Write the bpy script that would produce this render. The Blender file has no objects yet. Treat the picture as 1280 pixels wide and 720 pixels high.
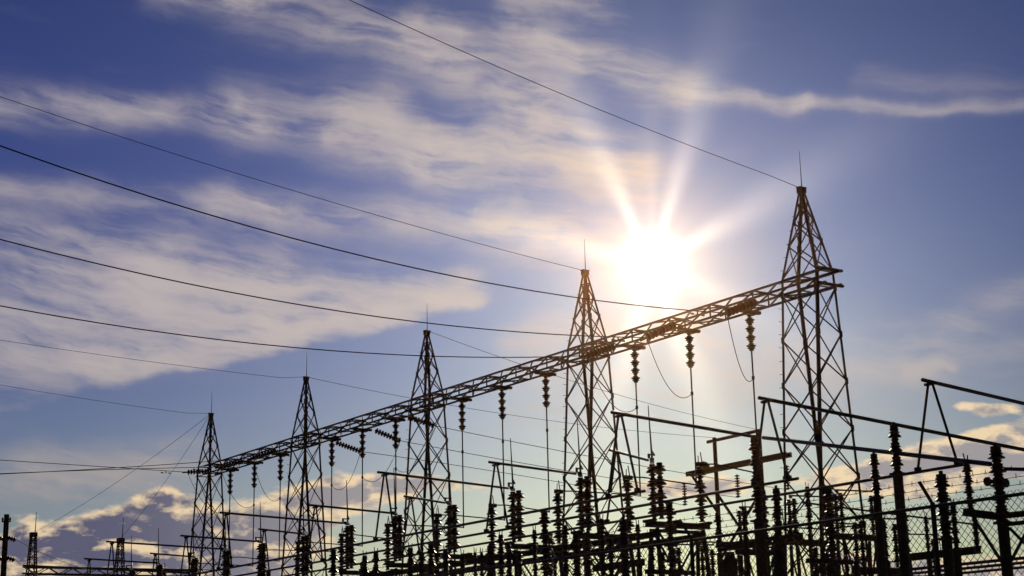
import bpy, bmesh, math, random
from mathutils import Vector, Matrix
random.seed(7)
R = math.radians
sc = bpy.context.scene
col = sc.collection

# ------------------------------------------------------------------ camera
# world axes: +Y runs along the gantry row, +X runs square to it, +Z up
FPX, YC, XV, YV, HC = 2000.0, 870.0, -739.0, 900.0, 1.2      # focal length and horizon in 1280-px units
RHO = math.atan((YV - YC) / (640 - XV))
def _cam(px, py):
    a = Vector((px - 640, -(py - 360), FPX)); c, s = math.cos(RHO), math.sin(RHO)
    return Vector((a.x * c + a.y * s, -a.x * s + a.y * c, a.z))
PITCH = math.atan(-_cam(640, YC).y / FPX)
def _lev(px, py):
    a = _cam(px, py); c, s = math.cos(PITCH), math.sin(PITCH)
    return Vector((a.x, a.y * c + a.z * s, -a.y * s + a.z * c))
_v = _lev(XV, YV); TH = math.atan2(-_v.x, _v.z)
def ray(px, py):
    a = _lev(px, py); c, s = math.cos(TH), math.sin(TH)
    return Vector((a.x * c + a.z * s, -a.x * s + a.z * c, a.y))
CAM = Vector((0, 0, HC))
_x = ray(641, 360) - ray(640, 360); _y = ray(640, 359) - ray(640, 360); _z = ray(640, 360) / FPX
def proj(P):
    d = Vector(P) - CAM
    return 640 + FPX * d.dot(_x) / d.dot(_z), 360 - FPX * d.dot(_y) / d.dot(_z)
def hit(px, py, X=None, Y=None, Z=None, D=None):
    d = ray(px, py)
    if X is not None: k = X / d.x
    elif Y is not None: k = Y / d.y
    elif Z is not None: k = (Z - HC) / d.z
    else: k = D / (math.sin(TH) * d.x + math.cos(TH) * d.y)
    return CAM + d * k
cd = bpy.data.cameras.new('camera'); cam = bpy.data.objects.new('camera', cd); col.objects.link(cam)
cd.sensor_width = 36; cd.lens = 36 * FPX / 1280; cd.clip_end = 8000; cd.clip_start = 0.1
cam.matrix_world = Matrix(((_x.x, _y.x, -_z.x, 0), (_x.y, _y.y, -_z.y, 0), (_x.z, _y.z, -_z.z, HC), (0, 0, 0, 1)))
sc.camera = cam

# ------------------------------------------------------------------ exposure, sun, sky
sc.view_settings.view_transform = 'Standard'; sc.view_settings.look = 'None'
sc.view_settings.exposure = 0.0; sc.view_settings.gamma = 1.0; sc.view_settings.use_curve_mapping = False
SUN = ray(815, 330).normalized()
SUN_EL = math.asin(SUN.z); SUN_AZ = math.atan2(SUN.x, SUN.y)
sl = bpy.data.lights.new('sun', 'SUN'); sl.energy = 3.2; sl.angle = R(0.5); sl.color = (1.0, 0.86, 0.66)
so = bpy.data.objects.new('sun', sl); col.objects.link(so); so.rotation_euler = SUN.to_track_quat('Z', 'Y').to_euler()

world = bpy.data.worlds.new('World'); sc.world = world; world.cycles.sampling_method = 'MANUAL'; world.cycles.sample_map_resolution = 256; world.use_nodes = True
NT = world.node_tree; NT.nodes.clear()
class S:                                   # tiny arithmetic wrapper over shader sockets
    def __init__(s, k): s.k = k
    def __add__(a, b): return M('ADD', a, b)
    def __radd__(a, b): return M('ADD', b, a)
    def __sub__(a, b): return M('SUBTRACT', a, b)
    def __rsub__(a, b): return M('SUBTRACT', b, a)
    def __mul__(a, b): return M('MULTIPLY', a, b)
    def __rmul__(a, b): return M('MULTIPLY', b, a)
    def __truediv__(a, b): return M('DIVIDE', a, b)
    def __neg__(a): return M('MULTIPLY', a, -1.0)
def setin(sock, v):
    if isinstance(v, S): NT.links.new(v.k, sock)
    else: sock.default_value = v
def M(op, *a):
    n = NT.nodes.new('ShaderNodeMath'); n.operation = op
    for i, v in enumerate(a): setin(n.inputs[i], v)
    return S(n.outputs[0])
def clamp(a): return M('MINIMUM', M('MAXIMUM', a, 0.0), 1.0)
def expf(a): return M('EXPONENT', a)
def smooth(x, a, b):
    n = NT.nodes.new('ShaderNodeMapRange'); n.interpolation_type = 'SMOOTHSTEP'
    setin(n.inputs[0], x); n.inputs[1].default_value = a; n.inputs[2].default_value = b
    n.inputs[3].default_value = 0; n.inputs[4].default_value = 1
    return S(n.outputs[0])
def vec(x, y, z=0.0):
    n = NT.nodes.new('ShaderNodeCombineXYZ')
    for i, v in enumerate((x, y, z)): setin(n.inputs[i], v)
    return S(n.outputs[0])
def noise(v, scale, detail=5.0, rough=0.55, dist=0.0):
    n = NT.nodes.new('ShaderNodeTexNoise'); setin(n.inputs['Vector'], v)
    n.inputs['Scale'].default_value = scale; n.inputs['Detail'].default_value = detail
    n.inputs['Roughness'].default_value = rough; n.inputs['Distortion'].default_value = dist
    return S(n.outputs['Fac'])
def mix(f, a, b, mode='MIX'):
    n = NT.nodes.new('ShaderNodeMix'); n.data_type = 'RGBA'; n.blend_type = mode; n.clamp_factor = True
    setin(n.inputs[0], f)
    for s_, v in ((n.inputs[6], a), (n.inputs[7], b)):
        if isinstance(v, S): NT.links.new(v.k, s_)
        else: s_.default_value = (*v, 1)
    return S(n.outputs[2])
def scale_col(c, f):
    n = NT.nodes.new('ShaderNodeVectorMath'); n.operation = 'SCALE'
    if isinstance(c, S): NT.links.new(c.k, n.inputs[0])
    else: n.inputs[0].default_value = c
    setin(n.inputs[3], f); return S(n.outputs[0])
def addc(a, b):
    n = NT.nodes.new('ShaderNodeVectorMath'); n.operation = 'ADD'
    NT.links.new(a.k, n.inputs[0]); NT.links.new(b.k, n.inputs[1]); return S(n.outputs[0])
def dotc(v, c):
    n = NT.nodes.new('ShaderNodeVectorMath'); n.operation = 'DOT_PRODUCT'
    NT.links.new(v.k, n.inputs[0]); n.inputs[1].default_value = c; return S(n.outputs['Value'])
tc = NT.nodes.new('ShaderNodeTexCoord')
nrm = NT.nodes.new('ShaderNodeVectorMath'); nrm.operation = 'NORMALIZE'; NT.links.new(tc.outputs['Generated'], nrm.inputs[0])
DIR = S(nrm.outputs[0])
sep = NT.nodes.new('ShaderNodeSeparateXYZ'); NT.links.new(DIR.k, sep.inputs[0])
dx, dy, dz = (S(sep.outputs[i]) for i in range(3))
DEG = 180 / math.pi
AZ0 = TH                                     # compass bearing the azimuths below are counted from
EL = M('ARCSINE', dz) * DEG                  # elevation, degrees
ca_, sa_ = math.cos(AZ0), math.sin(AZ0)
AZ = M('ARCTAN2', dx * ca_ - dy * sa_, dx * sa_ + dy * ca_) * DEG   # azimuth right of AZ0, degrees
def ae(px, py):                              # (azimuth, elevation) of a photograph point
    d = ray(px, py).normalized()
    return math.atan2(d.x * ca_ - d.y * sa_, d.x * sa_ + d.y * ca_) * DEG, math.asin(d.z) * DEG
sky = NT.nodes.new('ShaderNodeTexSky'); sky.sky_type = 'NISHITA'; sky.sun_disc = False
sky.sun_elevation = SUN_EL; sky.sun_rotation = SUN_AZ; sky.altitude = 100; sky.air_density = 1.0; sky.dust_density = 0.6; sky.ozone_density = 3.0
SKY = S(sky.outputs[0])
P2 = vec(AZ, EL)
w1 = noise(P2, 0.11, 3.0, 0.5) - 0.5
w2 = noise(vec(AZ + 40.0, EL - 17.0), 0.11, 3.0, 0.5) - 0.5
w3 = noise(P2, 0.55, 4.0, 0.55) - 0.5; w4 = noise(vec(AZ + 40.0, EL - 17.0), 0.55, 4.0, 0.55) - 0.5
u = AZ + w1 * 1.8 + w3 * 0.8; v = EL + w2 * 1.3 + w4 * 0.6         # warped position: keeps cloud outlines uneven
def stroke(p, q, wid, amp, taper=0.0, up=None):
    """soft cloud streak from p to q (photograph points); up = softer reach on its upper side"""
    (a0, b0), (a1, b1) = ae(*p), ae(*q); L = math.hypot(a1 - a0, b1 - b0); tx, ty = (a1 - a0) / L, (b1 - b0) / L
    wd = wid / 40.0
    t = clamp(((u - a0) * tx + (v - b0) * ty) / L)
    ex = u - (t * (L * tx) + a0); ey = v - (t * (L * ty) + b0)
    d = M('SQRT', ex * ex + ey * ey)
    if up:                                   # signed side
        sd = ex * (-ty) + ey * tx
        k = smooth(sd, -0.15, 0.15) * (1.0 / (up / 35.0) - 1.0 / wd) + 1.0 / wd
        g = d * k
    else: g = d * (1.0 / wd)
    e = expf(-(g * g)) * amp
    if taper: e = e * (1.0 - t * taper)
    return e
# thin high cloud
strokes = [
 stroke((-60, 128), (330, 142), 22, .62), stroke((300, 145), (480, 140), 34, .75), stroke((420, 165), (560, 205), 34, .95),
 stroke((540, 190), (790, 215), 38, .95), stroke((200, -12), (330, -2), 20, .45), stroke((310, -4), (560, 60), 34, .62),
 stroke((540, 50), (670, 130), 48, .72), stroke((640, 150), (720, 180), 40, .5), stroke((640, 40), (850, 108), 30, .72), stroke((830, 105), (1010, 128), 12, .6), stroke((1000, 128), (1290, 140), 9, .42), stroke((1080, 100), (1290, 118), 14, .12),
 stroke((-40, 235), (330, 258), 20, .34), stroke((280, 255), (700, 285), 24, .62), stroke((620, 285), (760, 320), 40, .5),
 stroke((640, -10), (760, 10), 24, .4), stroke((-20, 300), (330, 330), 44, .52), stroke((60, 350), (480, 378), 44, .7), stroke((-40, 410), (330, 412), 44, .72),
 stroke((330, 405), (580, 364), 26, 1.3), stroke((120, 445), (360, 428), 28, .9), stroke((180, 360), (420, 380), 50, .5), stroke((540, 372), (600, 374), 10, .5), stroke((-40, 455), (170, 450), 30, .5),
 stroke((-60, 604), (250, 590), 30, .72), stroke((-40, 520), (60, 500), 18, .25), stroke((30, 575), (240, 565), 26, .3),
 stroke((560, 430), (760, 420), 26, .45), stroke((880, 440), (1010, 440), 30, .35), stroke((1040, 480), (1150, 460), 40, .38), stroke((1130, 458), (1190, 455), 8, .4),
 stroke((1180, 400), (1300, 360), 22, .22), stroke((1080, 420), (1300, 440), 30, .25), stroke((660, 500), (960, 480), 60, .3)]
tot = strokes[0]
for s_ in strokes[1:]: tot = tot + s_
str_n = noise(vec(u * 0.32 + v * 0.12, v * 1.7 + u * 0.22), 0.6, 8.0, 0.56, 0.0)   # wind-drawn fibres
puf_n = noise(vec(u * 0.8, v * 1.5 + u * 0.15), 0.42, 9.0, 0.56, 0.15)
fib_n = noise(vec(u * 0.45 + v * 0.3, v * 3.6 + u * 0.5), 0.9, 9.0, 0.6, 0.0)
tex = 0.16 + 1.0 * smooth(str_n, .36, .68) + 0.85 * smooth(puf_n, .40, .68) + 0.5 * smooth(fib_n, .42, .72)
cir = 1.0 - expf(tot * tex * -1.05) * (1.0 - smooth(str_n, .55, .85) * 0.07)
# the lower left sheet ends in a crisp diagonal edge
(ea, eb), (fa, fb) = ae(600, 378), ae(140, 482)
eL = math.hypot(fa - ea, fb - eb); enx, eny = -(fb - eb) / eL, (fa - ea) / eL
edge = (AZ - ea) * enx + (EL - eb) * eny
edge = edge if eny > 0 else -edge
wob = (noise(P2, 0.5, 5.0, 0.55) - 0.5) * 1.0
below = smooth(edge + wob, 0.12, -0.25) * smooth(AZ, ae(640, 400)[0], ae(600, 400)[0]) * smooth(EL, ae(300, 560)[1], ae(300, 520)[1])
cir = cir * (1.0 - below * 0.92)
# sun distance and aureole in thin cloud
sd = dotc(DIR, SUN); ANG = M('ARCCOSINE', M('MINIMUM', sd, 0.999999)) * DEG
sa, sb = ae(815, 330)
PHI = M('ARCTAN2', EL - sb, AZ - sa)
def lobe(px, py, wdeg, amp):                 # one arm of a lens starburst, painted into the sky colour
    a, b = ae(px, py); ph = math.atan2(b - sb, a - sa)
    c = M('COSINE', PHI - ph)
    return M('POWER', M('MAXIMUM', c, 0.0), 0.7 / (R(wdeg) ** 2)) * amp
star_arms = lobe(755, 200, 4.0, 1.0) + lobe(862, 170, 4.0, 1.0) + lobe(950, 255, 4.8, .9) + lobe(710, 305, 5.5, .8) + lobe(868, 470, 5, 1.0) + lobe(782, 450, 5.5, .9) + lobe(905, 372, 6, .5) + lobe(815, 180, 3, .25)
star_arms = star_arms * (0.55 + 0.9 * noise(P2, 0.5, 3.0, 0.5))
core = expf(-M('POWER', ANG / 0.58, 2.0)) * 14.0
halo = expf(-(ANG / 1.0)) * 1.0 + expf(-(ANG / 4.0)) * 0.10
rays = star_arms * expf(-M('POWER', ANG / 4.4, 1.4)) * 0.6
near = expf(-(ANG / 6.0))
# clear sky: Nishita tinted deeper and bluer to the zenith, pale and warm low down
lowc = smooth(EL, ae(640, 640)[1], ae(640, 380)[1])
EC = M('MINIMUM', M('MAXIMUM', EL, 3.0), 28.0) * 0.1
AC = M('MINIMUM', M('MAXIMUM', AZ, -30.0), 30.0) * 0.1
N8 = expf(-(ANG / 8.0))
def grade(a, b, c, d, e): return expf(a + EC * b + EC * EC * c + AC * d + N8 * e)
clear = NT.nodes.new('ShaderNodeVectorMath'); clear.operation = 'MULTIPLY'
NT.links.new(SKY.k, clear.inputs[0])
NT.links.new(vec(grade(-1.0, -0.97, 0.17, -0.055, 0.95), grade(-0.92, -0.955, 0.185, -0.045, 1.15), grade(-1.44, 0.285, -0.101, -0.069, 0.63)).k, clear.inputs[1])
clear = scale_col(S(clear.outputs[0]), 0.1)
warm = mix(near, (0.53, 0.465, 0.45), (0.98, 0.80, 0.60))
ccol = mix(lowc, (0.42, 0.36, 0.32), warm)
c1 = mix(cir * 0.9, clear, ccol)
# low heaped clouds, bright rims towards the sun, slate bodies
def blob(px, py, rx, ry, amp=1.0):
    a, b = ae(px, py); ex = (AZ - a) * (35.0 / rx); ey = (EL - b) * (35.0 / ry)
    return expf(-(ex * ex + ey * ey)) * amp
blobs = [blob(110, 702, 64, 50, 1.45), blob(175, 712, 60, 58, 1.3), blob(40, 690, 55, 28, .75), blob(215, 628, 34, 17, .85), blob(240, 690, 60, 36, 1.0), blob(330, 690, 70, 60, 1.0),
 blob(455, 612, 62, 22, .95), blob(380, 640, 50, 40, .85), blob(550, 606, 60, 14, .75), blob(620, 700, 80, 30, .35), blob(880, 612, 110, 17, .8), blob(760, 605, 50, 10, .5),
 blob(1090, 592, 90, 15, .8), blob(1180, 570, 80, 20, .95), blob(1270, 552, 70, 26, 1.1), blob(1240, 512, 30, 8, .75), blob(1205, 506, 22, 6, .5), blob(1260, 590, 110, 14, .9), blob(1120, 614, 90, 12, .7),
 blob(1200, 716, 170, 22, 1.0), blob(1050, 700, 60, 12, .6)]
bt = blobs[0]
for b_ in blobs[1:]: bt = bt + b_
def fb(ox, oy):
    p = vec((AZ + ox) * 0.8, (EL + oy) * 1.6)
    return noise(p, 0.62, 10.0, 0.56, 0.2)
sx, sy = 0.28, 0.34
n0 = fb(0.0, 0.0); n1 = fb(sx, sy)
dens = bt + (n0 - 0.5) * 1.8 - 0.36
al = smooth(dens, 0.0, 0.34) * smooth(bt, 0.02, .25)
thick = smooth(dens, 0.12, 0.85)
shine = clamp((n0 - n1) * 7.5 + 0.36 - thick * 0.50 + smooth(AZ, -4.0, 14.0) * 0.22)
rim = smooth(dens, 0.42, 0.04)
bodyc = mix(smooth(AZ, -15.0, -4.0), (0.105, 0.108, 0.175), (0.33, 0.31, 0.325))
rimc = mix(near, (0.80, 0.62, 0.40), (1.0, 0.86, 0.60))
cumc = mix(clamp(shine + rim * 0.6), bodyc, rimc)
c2 = mix(al, c1, cumc)
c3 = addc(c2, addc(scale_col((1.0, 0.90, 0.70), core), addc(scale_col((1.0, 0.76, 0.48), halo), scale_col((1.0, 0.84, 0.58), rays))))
# the sky away from the sun, behind the viewer, is dimmed to keep the steel dark
dim = smooth(sd, -0.2, 0.85) * 0.88 + 0.12
c4 = scale_col(c3, dim * 10.0)
bg = NT.nodes.new('ShaderNodeBackground'); NT.links.new(c4.k, bg.inputs[0]); bg.inputs[1].default_value = 0.1
wo = NT.nodes.new('ShaderNodeOutputWorld'); NT.links.new(bg.outputs[0], wo.inputs[0])
#@@GEOMETRY

# ------------------------------------------------------------------ materials
def mat(name, base, rough=0.6, metal=0.0, var=0.35, scale=3.0, spec=0.4, rust=None, bump=0.0, stretch=(1, 1, 1)):
    global NT
    m = bpy.data.materials.new(name); m.use_nodes = True; keep = NT; NT = m.node_tree
    b = NT.nodes['Principled BSDF']; t = NT.nodes.new('ShaderNodeTexCoord')
    mp = NT.nodes.new('ShaderNodeMapping'); NT.links.new(t.outputs['Object'], mp.inputs[0]); mp.inputs['Scale'].default_value = stretch
    p = S(mp.outputs[0])
    n = noise(p, scale, 6.0, 0.6)
    c = mix(n, tuple(x * (1 - var) for x in base), tuple(x * (1 + var) for x in base))
    if rust: c = mix(smooth(noise(p, scale * 0.45, 5.0, 0.7), .5, .68), c, rust)
    NT.links.new(c.k, b.inputs['Base Color'])
    r = n * 0.25 + (rough - 0.12); NT.links.new(r.k, b.inputs['Roughness'])
    b.inputs['Metallic'].default_value = metal; b.inputs['Specular IOR Level'].default_value = spec
    if bump:
        bn = NT.nodes.new('ShaderNodeBump'); bn.inputs['Strength'].default_value = bump; bn.inputs['Distance'].default_value = 0.02
        NT.links.new(noise(p, scale * 6, 4.0, 0.6).k, bn.inputs['Height']); NT.links.new(bn.outputs[0], b.inputs['Normal'])
    NT = keep; return m
STEEL = mat('weathered_steel', (0.045, 0.038, 0.036), 0.62, 0.0, 0.4, 2.2, 0.35, (0.055, 0.026, 0.016))
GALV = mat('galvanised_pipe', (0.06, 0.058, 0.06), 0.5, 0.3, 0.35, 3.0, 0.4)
PORC = mat('brown_glazed_porcelain', (0.040, 0.018, 0.011), 0.42, 0.0, 0.3, 5.0, 0.4)
WIRE = mat('conductor_strand', (0.04, 0.04, 0.042), 0.95, 0.0, 0.25, 8.0, 0.08)
FENCEM = mat('fence_wire', (0.07, 0.068, 0.066), 0.55, 0.5, 0.25, 6.0, 0.4)
WOOD = mat('weathered_timber', (0.05, 0.036, 0.026), 0.85, 0.0, 0.4, 3.0, 0.2, bump=0.4, stretch=(3, 3, .25))
CONC = mat('footing_concrete', (0.26, 0.25, 0.23), 0.9, 0.0, 0.25, 2.0, 0.3, bump=0.3)
GRAVEL = mat('crushed_stone', (0.22, 0.21, 0.20), 0.95, 0.0, 0.45, 14.0, 0.2, bump=1.0)
SOIL = mat('dry_grass_soil', (0.085, 0.075, 0.045), 0.95, 0.0, 0.5, 0.6, 0.15, (0.05, 0.065, 0.03), bump=0.8)

# ------------------------------------------------------------------ mesh helpers
class MB:
    def __init__(s): s.v = []; s.f = []
    def ring(s, c, ax, r, n, ph=0.0):
        ax = ax.normalized(); e = Vector((0, 0, 1)) if abs(ax.z) < .9 else Vector((1, 0, 0))
        a = ax.cross(e).normalized(); b = ax.cross(a); i = len(s.v)
        for k in range(n):
            t = 2 * math.pi * k / n + ph; s.v.append(tuple(c + a * (r * math.cos(t)) + b * (r * math.sin(t))))
        return i
    def skin(s, i, j, n):
        for k in range(n): s.f.append((i + k, i + (k + 1) % n, j + (k + 1) % n, j + k))
    def cap(s, i, n, flip=False): s.f.append(tuple(range(i, i + n)) if not flip else tuple(range(i + n - 1, i - 1, -1)))
    def tube(s, p, q, r, n=6, r2=None):
        p, q = Vector(p), Vector(q); i = s.ring(p, q - p, r, n); j = s.ring(q, q - p, r if r2 is None else r2, n)
        s.skin(i, j, n); s.cap(i, n, True); s.cap(j, n); return s
    def poly(s, pts, r, n=6):
        pts = [Vector(p) for p in pts]; prev = None
        for k, p in enumerate(pts):
            d = pts[min(k + 1, len(pts) - 1)] - pts[max(k - 1, 0)]; i = s.ring(p, d, r, n)
            if prev is None: s.cap(i, n, True)
            else: s.skin(prev, i, n)
            prev = i
        s.cap(prev, n); return s
    def bar(s, p, q, w, h, up=(0, 0, 1)):
        """flat or square section"""
        p, q = Vector(p), Vector(q); d = (q - p).normalized(); up = Vector(up)
        a = d.cross(up)
        if a.length < 1e-3: a = d.cross(Vector((1, 0, 0)))
        a.normalize(); b = a.cross(d); i = len(s.v)
        for c in (p, q):
            for x, y in ((-1, -1), (1, -1), (1, 1), (-1, 1)): s.v.append(tuple(c + a * (x * w / 2) + b * (y * h / 2)))
        s.skin(i, i + 4, 4); s.cap(i, 4, True); s.cap(i + 4, 4); return s
    def angle(s, p, q, w, t, sx, sy):
        """L-section running roughly along +Z, flanges towards sx, sy"""
        p, q = Vector(p), Vector(q); i = len(s.v)
        prof = ((0, 0), (w, 0), (w, t), (t, t), (t, w), (0, w))
        for c in (p, q):
            for x, y in prof: s.v.append((c.x + x * sx, c.y + y * sy, c.z))
        s.skin(i, i + 6, 6); s.cap(i, 6, True); s.cap(i + 6, 6); return s
    def chan(s, p, q, w, h, t=0.012, up=(0, 0, 1)):
        """I-section: two flanges and a web"""
        up = Vector(up); p, q = Vector(p), Vector(q)
        for k in (-1, 1): s.bar(p + up * (k * (h - t) / 2), q + up * (k * (h - t) / 2), w, t, up)
        s.bar(p, q, t, h - 2 * t - 0.002, up); return s
    def lathe(s, prof, o, ax=(0, 0, 1), n=14):
        o = Vector(o); ax = Vector(ax).normalized(); prev = None
        for z, r in prof:
            i = s.ring(o + ax * z, ax, max(r, 1e-4), n)
            if prev is None: s.cap(i, n, True)
            else: s.skin(prev, i, n)
            prev = i
        s.cap(prev, n); return s
    def build(s, name, m, parent=None, smooth_=False):
        me = bpy.data.meshes.new(name); me.from_pydata(s.v, [], s.f); me.materials.append(m)
        bm = bmesh.new(); bm.from_mesh(me); bmesh.ops.recalc_face_normals(bm, faces=bm.faces); bm.to_mesh(me); bm.free()
        if smooth_:
            me.shade_smooth()
        o = bpy.data.objects.new(name, me); col.objects.link(o)
        if parent: o.parent = parent
        return o
def tag(o, label=None, cat=None, group=None, kind=None):
    if label: o['label'] = label
    if cat: o['category'] = cat
    if group: o['group'] = group
    if kind: o['kind'] = kind
    return o
def thing(name, label, cat, loc=(0, 0, 0), group=None):
    o = bpy.data.objects.new(name, None); col.objects.link(o); o.location = loc; o.empty_display_size = 0.2
    return tag(o, label, cat, group)
KIDS = {}
def dup(o, loc, label=None, rz=0.0):
    c = o.copy(); col.objects.link(c); c.location = loc; c.rotation_euler.z = rz
    if label: c['label'] = label
    def rec(a, b):
        for ch in a.children:
            d = ch.copy(); col.objects.link(d); d.parent = b; rec(ch, d)
    rec(o, c); return c
def sheds(units, uh, R_, core=0.055, top=0.0):
    """profile of a stacked porcelain post: each unit a wide petticoat with a lesser rib above and below"""
    P = [(0.0, core * 1.5), (0.03, core * 1.5)]
    for k in range(units):
        z = k * uh + 0.03
        for a, r in ((.02, core), (.14, core), (.20, .62 * R_), (.26, .56 * R_), (.30, core * 1.05), (.36, core * 1.1), (.40, .98 * R_), (.45, 1.0 * R_), (.62, .62 * R_), (.66, core * 1.15), (.70, .80 * R_), (.75, .78 * R_), (.84, core * 1.1), (.86, core * 1.45), (1.0, core * 1.45)):
            P.append((z + a * uh, r))
    return P
def ribbed(L, n, R_, core):
    P = [(0, core)]
    for k in range(n):
        z = L * (k + .15) / n; h = L / n
        P += [(z, core), (z + .3 * h, R_), (z + .45 * h, R_), (z + .7 * h, core)]
    return P + [(L, core)]
def insul(name, parent, o, units, uh, R_, ax=(0, 0, 1), n=14, core=.055):
    m = MB(); m.lathe(sheds(units, uh, R_, core), o, ax, n); return m.build(name, PORC, parent, False)

# ------------------------------------------------------------------ ground
g = MB(); g.v = [(-3000, -3000, 0), (3000, -3000, 0), (3000, 3000, 0), (-3000, 3000, 0)]; g.f = [(0, 1, 2, 3)]
tag(g.build('ground', SOIL), kind='structure')

# ------------------------------------------------------------------ gantry: five lattice towers carrying one lattice beam
T1 = hit(1010, 355, D=44.0); NB, RT1, ZB = T1.x, T1.y, T1.z          # beam centre line
SP = min((8 + k * .01 for k in range(600)), key=lambda s: abs(proj((NB, RT1 + 4 * s, ZB))[0] - 262))
ZT = min((ZB + k * .01 for k in range(600)), key=lambda z: abs(proj((NB, RT1, z))[1] - 235))
print('T1', T1, 'spacing', SP, 'apex', ZT)
BH = 0.46; Zlo, Zhi = ZB - BH / 2, ZB + BH / 2
HR = 0.72                                         # half width along the row
def hn(z):                                        # half width across the row
    if z <= Zhi: return 0.33 + (Zhi - z) * 0.069
    return max(0.33 * (ZT - z) / (ZT - Zhi), 0.07)
def hr(z): return HR if z <= Zhi else max(HR * (ZT - z) / (ZT - Zhi), 0.07)
def corner(sx, sy, z): return Vector((sx * hn(z), sy * hr(z), z))
TW = ['tallest and nearest lattice steel tower, at the right end of the gantry', 'dark lattice steel tower just left of the sun, second tallest in the gantry row',
      'lattice steel tower in the middle of the five, carrying the sloping beam', 'lattice steel tower fourth from the right, between the middle and smallest gantry towers',
      'smallest of the five big lattice towers, at the left end of the beam']
tw = thing('lattice_tower', TW[0], 'lattice tower', (NB, RT1, 0), 'lattice towers holding up the beam')
levels = [0.25]
nlow = 9
for k in range(1, nlow + 1): levels.append(0.25 + (Zlo - 0.25) * k / nlow)
upl = [Zhi, Zhi + (ZT - Zhi) * .36, Zhi + (ZT - Zhi) * .62, Zhi + (ZT - Zhi) * .82]
for sx in (-1, 1):
    for sy in (-1, 1):
        m = MB(); m.angle(corner(sx, sy, 0.2), corner(sx, sy, Zhi), .08, .012, -sx, -sy)
        m.angle(corner(sx, sy, Zhi), corner(sx, sy, ZT - .12), .075, .011, -sx, -sy)
        for z in levels[1:] + upl[1:3]:              # joint plates
            c = corner(sx, sy, z); m.bar(c + Vector((sx * .006, -sy * .03, -.09)), c + Vector((sx * .006, -sy * .03, .09)), .012, .11, (0, 1, 0)); m.bar(c + Vector((-sx * .03, sy * .006, -.08)), c + Vector((-sx * .03, sy * .006, .08)), .11, .012, (0, 1, 0))
        z = 2.6
        while (sx, sy) == (-1, 1) and z < ZT - .6:   # step bolts on one leg
            c = corner(-1, 1, z); m.tube(c, c + (Vector((-.12, 0, 0)) if int(z * 10) % 2 else Vector((0, .12, 0))), .008, 4); z += .38
        m.build('leg', STEEL, tw)
        f = MB(); c = corner(sx, sy, 0); f.bar(c, c + Vector((0, 0, .21)), .5, .5); f.build('footing', CONC, tw)
def face_bracing(face):
    m = MB(); w = .043
    def at(side, z): return corner(face[1], side, z) if face[0] == 'x' else corner(side, face[1], z)
    out = Vector((face[1], 0, 0)) if face[0] == 'x' else Vector((0, face[1], 0))
    for lv in (levels, upl):
        for a, b in zip(lv, lv[1:]):
            m.bar(at(-1, a) + out * -.014, at(1, b) + out * -.014, w, .008, out)
            m.bar(at(1, a) + out * -.026, at(-1, b) + out * -.026, w, .008, out)
    for z in (levels[0], levels[4], Zlo, Zhi, upl[3]):
        m.bar(at(-1, z) + out * -.04, at(1, z) + out * -.04, w, .008, out)
    m.build('bracing', STEEL, tw)
for fc in (('x', -1), ('x', 1), ('y', -1), ('y', 1)): face_bracing(fc)
m = MB(); m.bar((0, 0, ZT - .16), (0, 0, ZT), .2, .2); m.bar((-.14, 0, ZT + .003), (.14, 0, ZT + .003), .16, .03, (0, 0, 1)); m.build('peak_cap', STEEL, tw)
m = MB(); m.tube((.02, 0, ZT), (.02, 0, ZT + 1.12), .016, 6, .006); m.build('lightning_rod', STEEL, tw)
towers = [tw] + [dup(tw, (NB, RT1 + k * SP, 0), TW[k]) for k in range(1, 5)]

BAYS = ['between the tallest tower and the sunlit second tower', 'between the second tower and the middle tower', 'between the middle tower and the fourth tower', 'between the fourth tower and the left end tower']
BHW = 0.30
bm_ = thing('lattice_beam', 'lattice box beam spanning ' + BAYS[0], 'lattice beam', (NB, RT1, 0), 'lattice beams of the gantry')
y0, y1 = -0.0, SP
for sx in (-1, 1):
    for z in (Zlo + .03, Zhi - .03):
        m = MB(); m.bar((sx * BHW, y0 + .002, z), (sx * BHW, y1 - .002, z), .058, .058); m.build('chord', STEEL, bm_)
np_ = 11
def lace(fn, name):
    m = MB()
    for k in range(np_):
        a, b = y0 + (y1 - y0) * k / np_, y0 + (y1 - y0) * (k + 1) / np_
        if k % 2: m.bar(fn(0, a), fn(1, b), .04, .04)
        else: m.bar(fn(1, a), fn(0, b), .04, .04)
        if k % 2 == 0: m.bar(fn(0, a + .05), fn(1, a + .05), .036, .036)
    m.build(name, STEEL, bm_)
for sx in (-1, 1): lace(lambda e, y: Vector((sx * (BHW + .006), y, Zlo + .05 if e == 0 else Zhi - .05)), 'lacing')
for z in (Zlo + .024, Zhi - .024): lace(lambda e, y: Vector((-BHW + .02 if e == 0 else BHW - .02, y, z)), 'lacing')
for k in range(1, 4): dup(bm_, (NB, RT1 + k * SP, 0), 'lattice box beam spanning ' + BAYS[k])
et = thing('beam_stub', 'short stub of lattice beam poking out of the tallest tower at its right side', 'beam stub', (NB, RT1, 0))
for sx in (-1, 1):
    for z in (Zlo + .03, Zhi - .03):
        m = MB(); m.bar((sx * BHW, -.004, z), (sx * BHW, -1.0, z), .07, .07); m.build('chord', STEEL, et)
for y in (-.86,):
    for z in (Zlo + .03, Zhi + .012):
        m = MB(); m.bar((-.45, y, z), (.5, y, z), .09, .07); m.build('cross_bar', STEEL, et)

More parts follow.
